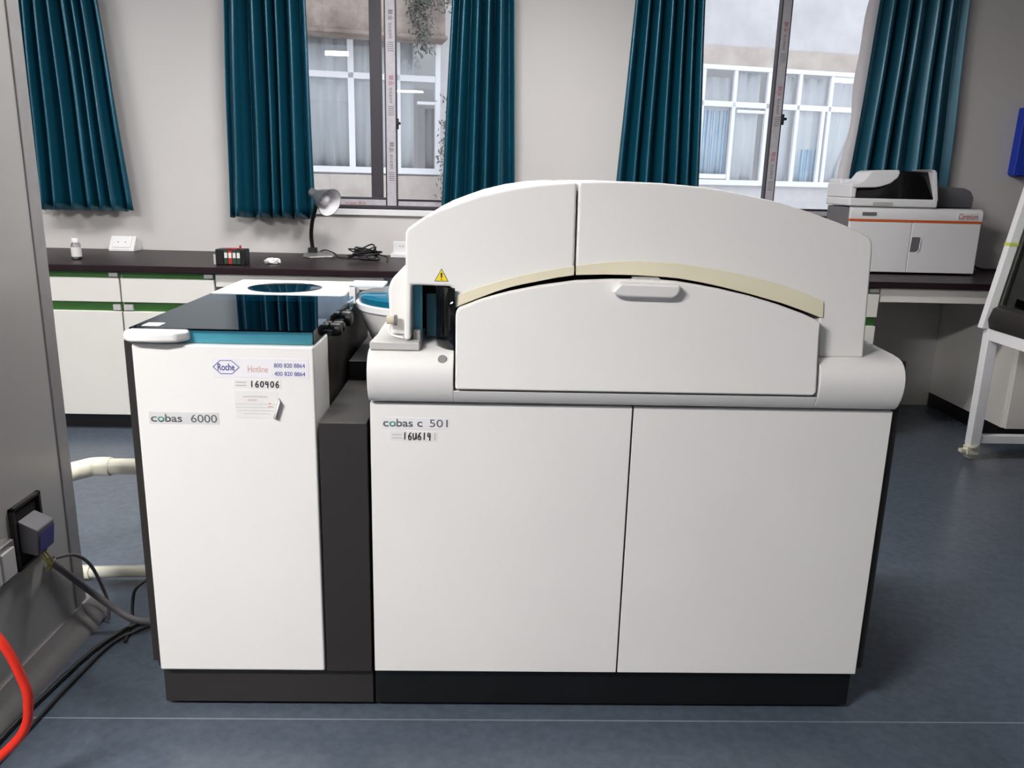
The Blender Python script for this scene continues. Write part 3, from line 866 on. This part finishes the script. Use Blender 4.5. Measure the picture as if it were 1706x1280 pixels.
tag(obj('power_cable', MB().tube([(PX + .015, .235, .285), (PX + .02, .30, .215), (PX + .04, .37, .125), (-.80, .375, .068), (-.73, .365, .034), (-.64, .40, .014), (-.57, .44, .012)], .0095, 12, 8), M['cablegrey']), 'thick grey cable sagging from the outlet box to the left instrument', 'cable')
tag(obj('thin_cable', MB().tube([(PX + .01, .262, .278), (PX + .03, .33, .255), (PX + .035, .40, .19), (PX + .045, .435, .10), (PX + .06, .43, .05), (PX + .065, .41, .006)], .0048, 10, 8), M['cablegrey']), 'thin grey cable dropping to the floor at the partition corner', 'cable')
bc = 'black cables on the floor'
tag(obj('floor_cable', MB().tube([(-.845, -.9, .008), (-.842, -.4, .008), (-.846, -.115, .008), (-.83, .08, .008), (-.80, .27, .008), (-.74, .39, .008), (-.62, .47, .008), (-.555, .52, .008)], .0065, 10, 8), M['cableblack']), 'black floor cable running tight beside the partition base', 'cable')
tag(obj('floor_cable', MB().tube([(-.82, -.9, .007), (-.812, -.3, .007), (-.80, -.02, .007), (-.79, .13, .007), (-.77, .29, .007), (-.71, .37, .007), (-.62, .44, .007), (-.555, .49, .007)], .0045, 10, 8), M['cableblack']), 'thinner black floor cable, the one farther from the partition', 'cable')
tag(obj('looped_cable', MB().tube([(-.74, .30, .005), (-.765, .405, .006), (-.775, .44, .04), (-.768, .455, .085), (-.73, .48, .108), (-.66, .51, .105), (-.56, .535, .098)], .0048, 10, 8), M['cableblack']), 'black cable rising from the floor in a loop to the instrument', 'cable')
tag(obj('red_hose', MB().tube([(PX + .02, -.27, .50), (-.80, -.28, .455), (-.70, -.30, .385), (-.663, -.30, .29), (-.658, -.30, .235), (-.675, -.30, .17), (-.73, -.31, .11), (-.81, -.35, .05), (-.83, -.6, .012), (-.83, -1.2, .012)], .0095, 14, 8), M['red']), 'red hose curving at the lower left corner', 'hose')
t = thing('drain_pipe', 'cream plastic pipe with elbow entering the left instrument, the upper one', 'pipe', (-.8, .72, 0))
obj('pipe', MB().tube([(-.545, .72, .374), (-.94, .72, .372)], .026, 20, 0), M['pvc'], t)
obj('elbow', MB().tube([(-.93, .72, .372), (-.965, .72, .372), (-.99, .712, .372), (-1.01, .692, .371), (-1.035, .667, .370)], .030, 20, 6), M['pvc'], t)
obj('pipe', MB().tube([(-1.02, .672, .370), (-1.30, .392, .366)], .026, 20, 0), M['pvc'], t)
obj('pipe', MB().tube([(-1.285, .407, .366), (-1.285, .407, 0)], .026, 20, 0), M['pvc'], t)
t = thing('floor_pipe', 'cream plastic pipe lying low behind the partition corner, the lower one', 'pipe', (-.8, .66, 0))
obj('pipe', MB().tube([(-.545, .66, .046), (-1.1, .66, .030)], .019, 18, 0), M['pvc'], t)
obj('collar', MB().tube([(-1.0, .66, .033), (-1.06, .66, .031)], .023, 18, 0), M['pvc'], t)

# ------------------------------------------------------------------ left instrument: the core unit
t = thing('sampler_unit', 'tall white left instrument unit with teal lid and round window', 'analyzer', (-.3, .45, 0))
CX0, CX1 = -.517, -.119
obj('plinth', bx(-.520, -.004, .022, .86, .012, .112), M['dark'], t, bevel=.003)
for xx in (-.47, -.06):
    for yy in (.07, .8):
        obj('foot', MB().lathe([(.022, 0), (.022, .014)], (xx, yy, 0), n=16), M['black'], t)
obj('body', bx(-.530, -.126, .02, .86, .112, .926), M['dark'], t, bevel=.003)
obj('side_panel', bx(-.545, -.530, .028, .87, .122, .928), M['dark'], t, bevel=.003)
obj('filler_panel', bx(-.115, -.006, .004, .42, .112, .750), M['dark'], t, bevel=.002, label='dark infill between the two instruments')
obj('filler_step', bx(-.115, -.006, .42, .86, .112, .80), M['dark'], t, bevel=.002)
fp = obj('front_door', bx(CX0, CX1, 0, .165, .115, .925), M['panel'], t, bevel=.005)
# tray inside and lid
obj('rack_tray', bx(-.512, -.128, .03, .54, .924, .934), M['tray'], t)
for a in ((-.50, -.15, .06, .07, .934, .944), (-.50, -.15, .40, .41, .934, .95), (-.19, -.15, .08, .39, .934, .952)):
    obj('rack_rail', bx(*a), M['tealface'], t)
lidm = MB()
lz0, lz1 = .928, .959
lidm.box(-.523, -.120, .012, .555, lz1 - .004, lz1)
sk = MB().box(-.523, -.120, .012, .015, lz0, lz1 - .0042).box(-.523, -.520, .015, .555, lz0, lz1 - .0042).box(-.123, -.120, .015, .555, lz0, lz1 - .0042)
ld = obj('lid', lidm, M['tealglass'], t, label='teal tinted clear lid')
obj('lid_skirt', sk, M['tealskirt'], t, label='light teal clear skirt of the lid')
obj('skirt_backing', bx(-.518, -.127, .022, .028, .924, .953), M['tray'], t, label='pale teal backing added to brighten the lid skirt')  # pale backing added behind the clear skirt to make it brighter
obj('lid_label', bx(-.505, -.467, .035, .075, lz1, lz1 + .0006), M['paper'], ld, label='small white sticker on the lid')
ha = [(-.525, .945), (-.520, .955), (-.42, .957), (-.395, .953), (-.390, .945), (-.396, .936), (-.43, .932), (-.520, .932)]
obj('lid_handle', MB().prism([(-.524, .02), (-.528, -.012), (-.51, -.026), (-.45, -.03), (-.41, -.022), (-.390, .004), (-.392, .02)], .933, .957, 'z'), M['plastic'], t, bevel=.008, seg=3, label='white lid handle')
rear = obj('rear_cover', bx(-.524, -.150, .555, .86, .926, .962), M['plastic'], t, bevel=.006, label='white rear cover')
obj('round_window', MB().lathe([(.108, 0), (.108, .0016), (.104, .0022)], (-.343, .68, .961), n=56), mat('dark teal acrylic disc', (10, 34, 46), .04, var=.02), rear, label='dark teal round window')
obj('window_ring', MB().lathe([(.112, 0), (.112, .001), (.109, .0012)], (-.343, .68, .961), n=56), M['lgrey'], rear)
for yy, r in ((.20, .016), (.245, .013), (.36, .020)):
    obj('hinge_knob', MB().lathe([(r, 0), (r * 1.05, .004), (r, .022), (r * .6, .027)], (-.118, yy, .928), (1, 0, 0), 18), M['black'], t)
obj('hinge_bar', bx(-.126, -.110, .17, .41, .918, .930), M['black'], t)
obj('hinge_rail', bx(-.126, -.117, (.41), .46, .920, .936), M['grey'], t)
br = obj('hinge_bracket', bx(-.140, -.122, .60, .625, .93, .984).box(-.140, -.04, .60, .70, .978, .986), M['white'], t, bevel=.002)
# stickers
def plate(name, box, m, parent, y=-.0006, **k):
    return obj(name, bx(box[0], box[1], y, .0005, box[2], box[3]), M[m], parent, **k)
st = plate('hotline_sticker', (-.343, -.131, .853, .897), 'paleblue', t, label='hotline sticker')
hexo = [(-.341, .8765), (-.325, .8915), (-.300, .8915), (-.284, .8765), (-.300, .8615), (-.325, .8615)]
hb = MB()
for a, b in zip(hexo, hexo[1:] + hexo[:1]):
    hb.tube([(a[0], -.0008, a[1]), (b[0], -.0008, b[1])], .0008, 6, 0)
obj('emblem', hb, M['inkblue'], st)
text('lettering', 'Roche', M['inkblue'], st, (-.331, -.294, .869, .8845), -.0008, bold=.01)
text('lettering', 'Hotline', M['inkpink'], st, (-.265, -.221, .866, .880), -.0008)
text('lettering', '800 820 8864', M['inkblue'], st, (-.207, -.139, .8775, .887), -.0008)
text('lettering', '400 820 8864', M['inkblue'], st, (-.207, -.139, .8585, .868), -.0008)
st = plate('date_sticker', (-.297, -.193, .829, .849), 'paper', t, label='hand written number sticker')
handwriting('lettering', '160406', M['ink'], st, (-.263, -.196, .832, .846), -.0008, .0014)
ln = MB()
for k in range(2):
    ln.box(-.294, -.270, -.0008, -.0005, .834 + k * .007, .8365 + k * .007)
obj('print_lines', ln, M['faint'], st)
st = plate('notice_sticker', (-.297, -.203, .760, .822), 'paper', t, label='worn printed notice with a peeling corner')
ln = MB()
for k in range(12):
    ln.box(-.278 + k * .0045, -.2748 + k * .0045, -.0008, -.0005, .808, .811)
for k, (a, b) in enumerate(((-.27, -.25), (-.297, -.205), (-.297, -.205), (-.29, -.21), (-.28, -.22))):
    ln.box(a, b, -.0008, -.0005, .799 - k * .0075, .8 - k * .0075)
obj('print_lines', ln, M['faint'], st)
obj('print_lines', bx(-.268, -.248, -.0008, -.0005, .8015, .803).box(-.223, -.217, -.0008, -.0005, .793, .795).box(-.225, -.213, -.0008, -.0005, .786, .788), M['inkpink'], st)
obj('peeled_corner', MB().add([(-.214, -.001, .760), (-.200, -.001, .807), (-.195, -.012, .800), (-.207, -.012, .762)], [(0, 1, 2, 3)]), M['paper'], st, solid=.0008)
st = plate('name_plate', (-.491, -.336, .743, .7705), 'plate', t, label='grey name plate')
zb = .7475
text('lettering', 'c', M['inkgrey'], st, (-.487, -.4735, zb, zb + .0125), -.0008, bold=.012)
text('lettering', 'o', M['inkgreen'], st, (-.472, -.457, zb, zb + .0125), -.0008, bold=.012)
text('lettering', 'bas', M['inkgrey'], st, (-.4555, -.418, zb, zb + .018), -.0008, bold=.012)
text('lettering', '6000', M['inkgrey'], st, (-.398, -.340, zb, zb + .018), -.0008)

# ------------------------------------------------------------------ right instrument: the arched analyzer
t = thing('clinical_analyzer', 'large white arched instrument with two lower doors and curved hood', 'analyzer', (.6, .45, 0))
def hy(x, z):
    return .09 * (z - .91)
def ly(x, z):
    return -.045 + .12 * (z - .84)
obj('plinth', bx(.0, 1.198, .022, .86, .012, .114), M['black'], t, bevel=.003)
for xx in (.06, 1.14):
    for yy in (.07, .8):
        obj('foot', MB().lathe([(.022, 0), (.022, .014)], (xx, yy, 0), n=16), M['black'], t)
obj('body', bx(.002, 1.198, .02, .86, .112, .812), M['dark'], t, bevel=.003)
obj('side_panel', bx(1.198, 1.222, .016, .87, .122, .915), M['dark'], t, bevel=.004)
obj('side_panel', bx(-.003, .002, .03, .87, .112, .905), M['dark'], t)
d1 = obj('front_door', bx(.003, .5965, 0, .021, .117, .800), M['panel'], t, bevel=.0012)
d2 = obj('front_door', bx(.6005, 1.197, 0, .021, .117, .800), M['panel'], t, bevel=.0012)
obj('seam_shade', bx(.5966, .6004, .0025, .0195, .118, .799), M['black'], t, label='black strip painting the shade between the doors')  # black strip standing in for the shade inside the door gap
obj('door_latch', bx(.52, .78, .018, .026, .1075, .1115), M['grey'], t)
PR = [(.805, .0), (.809, -.014), (.818, -.024), (.832, -.032), (.84, -.0355), (.855, -.040), (.872, -.042), (.888, -.040), (.902, -.034), (.912, -.026), (.920, -.014), (.924, .0), (.927, .03), (.932, .2), (.932, .86)]
full = [(y, z) for z, y in PR] + [(.86, .805)]
low = [(y, z) for z, y in PR if z <= .8405] + [(.86, .84), (.86, .805)]
bd = MB().prism(full, .003, .1915, 'x').prism(low, .1915, 1.003, 'x').prism(full, 1.003, 1.195, 'x')
obj('fascia', bd, M['plastic'], t, bevel=.002, label='rounded front fascia')
obj('inner_housing', MB().prism([(.20, .84), (1.0, .84), (1.0, 1.0), (.90, 1.03), (.78, 1.06), (.60, 1.085), (.45, 1.082), (.30, 1.05), (.20, 1.01)], .035, .70), M['inner'], t)
obj('keyhole', MB().lathe([(.010, 0), (.010, .004), (.008, .006)], (.167, -.026, .908), (0, -1, .35), 24), M['hole'], t)
ARCHL = [(.083, 1.176), (.089, 1.187), (.121, 1.210), (.154, 1.227), (.199, 1.244), (.244, 1.259), (.308, 1.275), (.373, 1.285), (.412, 1.289), (.4525, 1.2925)]
ARCHR = [(.4565, 1.293), (.502, 1.295), (.568, 1.296), (.633, 1.295), (.725, 1.289), (.78, 1.282), (.831, 1.273), (.898, 1.260), (.966, 1.241), (1.034, 1.219), (1.085, 1.200), (1.102, 1.191), (1.110, 1.180), (1.112, 1.16)]
SB = [(.193, 1.018), (.220, 1.030), (.247, 1.041), (.280, 1.054), (.313, 1.065), (.345, 1.073), (.378, 1.080), (.415, 1.088), (.4525, 1.094)]
SBR = [(.4565, 1.0945), (.52, 1.097), (.590, 1.097), (.64, 1.095), (.683, 1.092), (.73, 1.085), (.778, 1.076), (.845, 1.061), (.915, 1.043), (.965, 1.027), (1.005, 1.013)]
ST = [(.197, 1.045), (.247, 1.065), (.312, 1.085), (.378, 1.101), (.4525, 1.114)]
STR = [(.4565, 1.115), (.522, 1.124), (.588, 1.128), (.681, 1.125), (.775, 1.112), (.843, 1.099), (.911, 1.084), (.967, 1.065), (1.011, 1.048)]
HL = [(.080, .944), (.083, 1.05)] + ARCHL + SB[::-1] + [(.191, 1.050), (.187, 1.059), (.179, 1.064), (.097, 1.065), (.095, .944)]
HR = ARCHR + [(1.113, .924), (1.009, .924)] + SBR[::-1]
hb_ = .76
obj('hood', MB().prism(HL, hy, hb_), M['plastic'], t, bevel=.006, seg=3, label='left half of the arched hood')
obj('hood', MB().prism(HR, hy, hb_), M['plastic'], t, bevel=.006, seg=3, label='right half of the arched hood')
obj('hood_core', MB().prism([(.3, 1.10), (.3, 1.255), (.4, 1.272), (.6, 1.28), (.6, 1.11), (.45, 1.10)], .06, .74), M['inner'], t)
rim = [(.150, 1.226), (.199, 1.2455), (.244, 1.262), (.308, 1.2785), (.373, 1.289), (.43, 1.2935), (.43, 1.28), (.2, 1.23)]
obj('top_cover', MB().prism(rim, .14, .74), M['white'], t, bevel=.002, label='thin raised top cover')
def stripe_y(x, z):
    return hy(x, z) - .004
obj('yellowed_rim', MB().prism([(x, z) for x, z in ST] + [(x, z) for x, z in SB[::-1]], stripe_y, lambda x, z: hy(x, z) + .01), M['yellow'], t, bevel=.0015, label='yellowed lower rim')
obj('yellowed_rim', MB().prism(STR + [(1.012, 1.013)] + SBR[::-1], stripe_y, lambda x, z: hy(x, z) + .01), M['yellow'], t, bevel=.0015, label='yellowed lower rim')
LID = [(.196, .845), (.195, 1.007), (.197, 1.015), (.203, 1.020), (.248, 1.038), (.28, 1.048), (.312, 1.057), (.377, 1.071), (.455, 1.083), (.533, 1.090), (.598, 1.091), (.64, 1.0905), (.677, 1.088), (.72, 1.082), (.769, 1.074), (.836, 1.060), (.903, 1.042), (.957, 1.024), (.996, 1.008), (.995, .975), (.997, .852), (.990, .845)]
LID = [(x, z + (.0025 if x < .5 else .0) if z > 1.01 else z) for x, z in LID]
lidp = obj('front_lid', MB().prism(LID, ly, lambda x, z: ly(x, z) + .022), M['plastic'], t, bevel=.006, seg=3, label='arched front lid')
hp = [(.548, 1.086), (.530, 1.066), (.540, 1.058), (.562, 1.055), (.660, 1.054), (.672, 1.060), (.677, 1.072), (.677, 1.084)]
obj('lid_handle', MB().prism(hp, lambda x, z: ly(x, z) - .026 + max(0, (1.07 - z)) * .4, lambda x, z: ly(x, z) + .01), M['plastic'], lidp, bevel=.006, seg=3, label='white grip of the front lid')
obj('catch', bx(.581, .639, -.010, .03, 1.082, 1.0935), M['lgrey'], lidp, bevel=.002)
# warning sign
wy = lambda x, z: hy(x, z) - .0012
ws = obj('warning_sign', MB().prism([(.1465, 1.0745), (.1775, 1.0745), (.162, 1.1025)], lambda x, z: hy(x, z) - .0006, lambda x, z: hy(x, z) + .001), M['ink'], t, label='yellow warning triangle')
obj('triangle', MB().prism([(.1487, 1.0757), (.1753, 1.0757), (.162, 1.1)], lambda x, z: hy(x, z) - .0010, lambda x, z: hy(x, z)), M['warn'], ws)
obj('exclamation_mark', MB().prism([(.1606, 1.082), (.1634, 1.082), (.1642, 1.093), (.1598, 1.093)], wy, lambda x, z: hy(x, z)).prism([(.1608, 1.0775), (.1632, 1.0775), (.1632, 1.0800), (.1608, 1.0800)], wy, lambda x, z: hy(x, z)), M['ink'], ws)
# sampler opening
obj('opening_back', bx(.08, .20, .19, .20, .925, 1.07), M['inner'], t, label='dark recess of the sampling opening')
obj('opening_strip', bx(.0975, .117, .05, .055, .940, 1.064), M['tealbright'], t, label='bright teal strip in the opening')
obj('opening_panel', bx(.123, .158, .10, .105, .935, 1.035), M['tealface'], t, label='teal panel in the opening')
obj('opening_post', bx(.155, .160, .045, .06, .93, 1.064), M['inner'], t)
obj('opening_side', bx(.1915, .1955, .012, .20, .926, 1.01), M['inner'], t)
obj('small_clip', bx(.098, .114, .03, .048, .94, .962), M['lgrey'], t, bevel=.002)
cw = MB()
n = 12
oA = [(.150 + .042 * i / n, .035 - .035 * math.sin(math.pi * .5 * i / n)) for i in range(n + 1)]
rows = []
for z in (1.062, 1.0, .95, .925):
    rows.append([(x, y, z - (.015 * (x - .15) / .042 if z < .94 else 0)) for x, y in oA])
obj('smoked_window', cw.grid(rows), M['smoke'], t, solid=.003, angle=60, label='curved smoked window')
# left side box, sampler base, knob
obj('side_box', MB().prism([(.042, .942), (.039, 1.02), (.038, 1.040), (.0405, 1.055), (.046, 1.068), (.054, 1.078), (.064, 1.086), (.076, 1.090), (.105, 1.092), (.105, .942)], .07, .70), M['plastic'], t, bevel=.008, seg=3)
obj('sampler_base', MB().prism([(.006, -.012), (.116, -.012), (.118, .16), (.03, .22), (.016, .20)], .924, .942, 'z'), M['lgrey'], t, bevel=.003)
obj('knob', MB().lathe([(.0095, 0), (.0095, .016), (.008, .018)], (.037, .052, .980), (1, 0, 0), 20), M['beige'], t, label='beige knob')
obj('knob_ring', MB().lathe([(.012, 0), (.012, .006)], (.054, .052, .980), (1, 0, 0), 20), M['grey'], t)
obj('sample_tube', MB().tube([(.046, .05, .970), (.042, .045, .958), (.052, .03, .950), (.078, .016, .947)], .0025, 8, 6), M['white'], t)
# rotor
rc = (.085, .60, 0)
ro = obj('rotor_drum', MB().lathe([(.15, .81), (.186, .90), (.196, .925)], rc, n=64), M['plastic'], t)
obj('rotor_rim', MB().lathe([(.200, .925), (.203, .928), (.203, .943), (.200, .946)], rc, n=64), M['white'], ro)
obj('rotor_lid', MB().lathe([(.194, .946), (.194, .962), (.188, .966)], rc, n=64), mat('teal rotor lid', (18, 92, 118), .06, var=.05), ro, label='teal rotor lid')
obj('rotor_lever', bx(-.030, -.015, .72, .74, .966, .985), M['white'], ro)
# name plate on the left door
st = plate('name_plate', (.029, .181, .740, .766), 'paleblue', t, label='grey name plate')
zb = .745
text('lettering', 'c', M['inkgrey'], st, (.032, .0445, zb, zb + .0125), -.0008, bold=.012)
text('lettering', 'o', M['inkgreen'], st, (.046, .0605, zb, zb + .0125), -.0008, bold=.012)
text('lettering', 'bas', M['inkgrey'], st, (.062, .099, zb, zb + .018), -.0008, bold=.012)
text('lettering', 'c', M['inkgrey'], st, (.109, .121, zb, zb + .0125), -.0008, bold=.012)
text('lettering', '501', M['inkgrey'], st, (.137, .178, zb, zb + .018), -.0008)
st = plate('date_sticker', (.048, .154, .711, .7335), 'paper', t, label='hand written number sticker')
handwriting('lettering', '16U614', M['ink'], st, (.076, .142, .7145, .7315), -.0008, .0015)
ln = MB()
for k in range(2):
    ln.box(.052, .074, -.0008, -.0005, .717 + k * .008, .719 + k * .008)
ln.box(.148, .150, -.0008, -.0005, .714, .731)
obj('print_lines', ln, M['faint'], st)
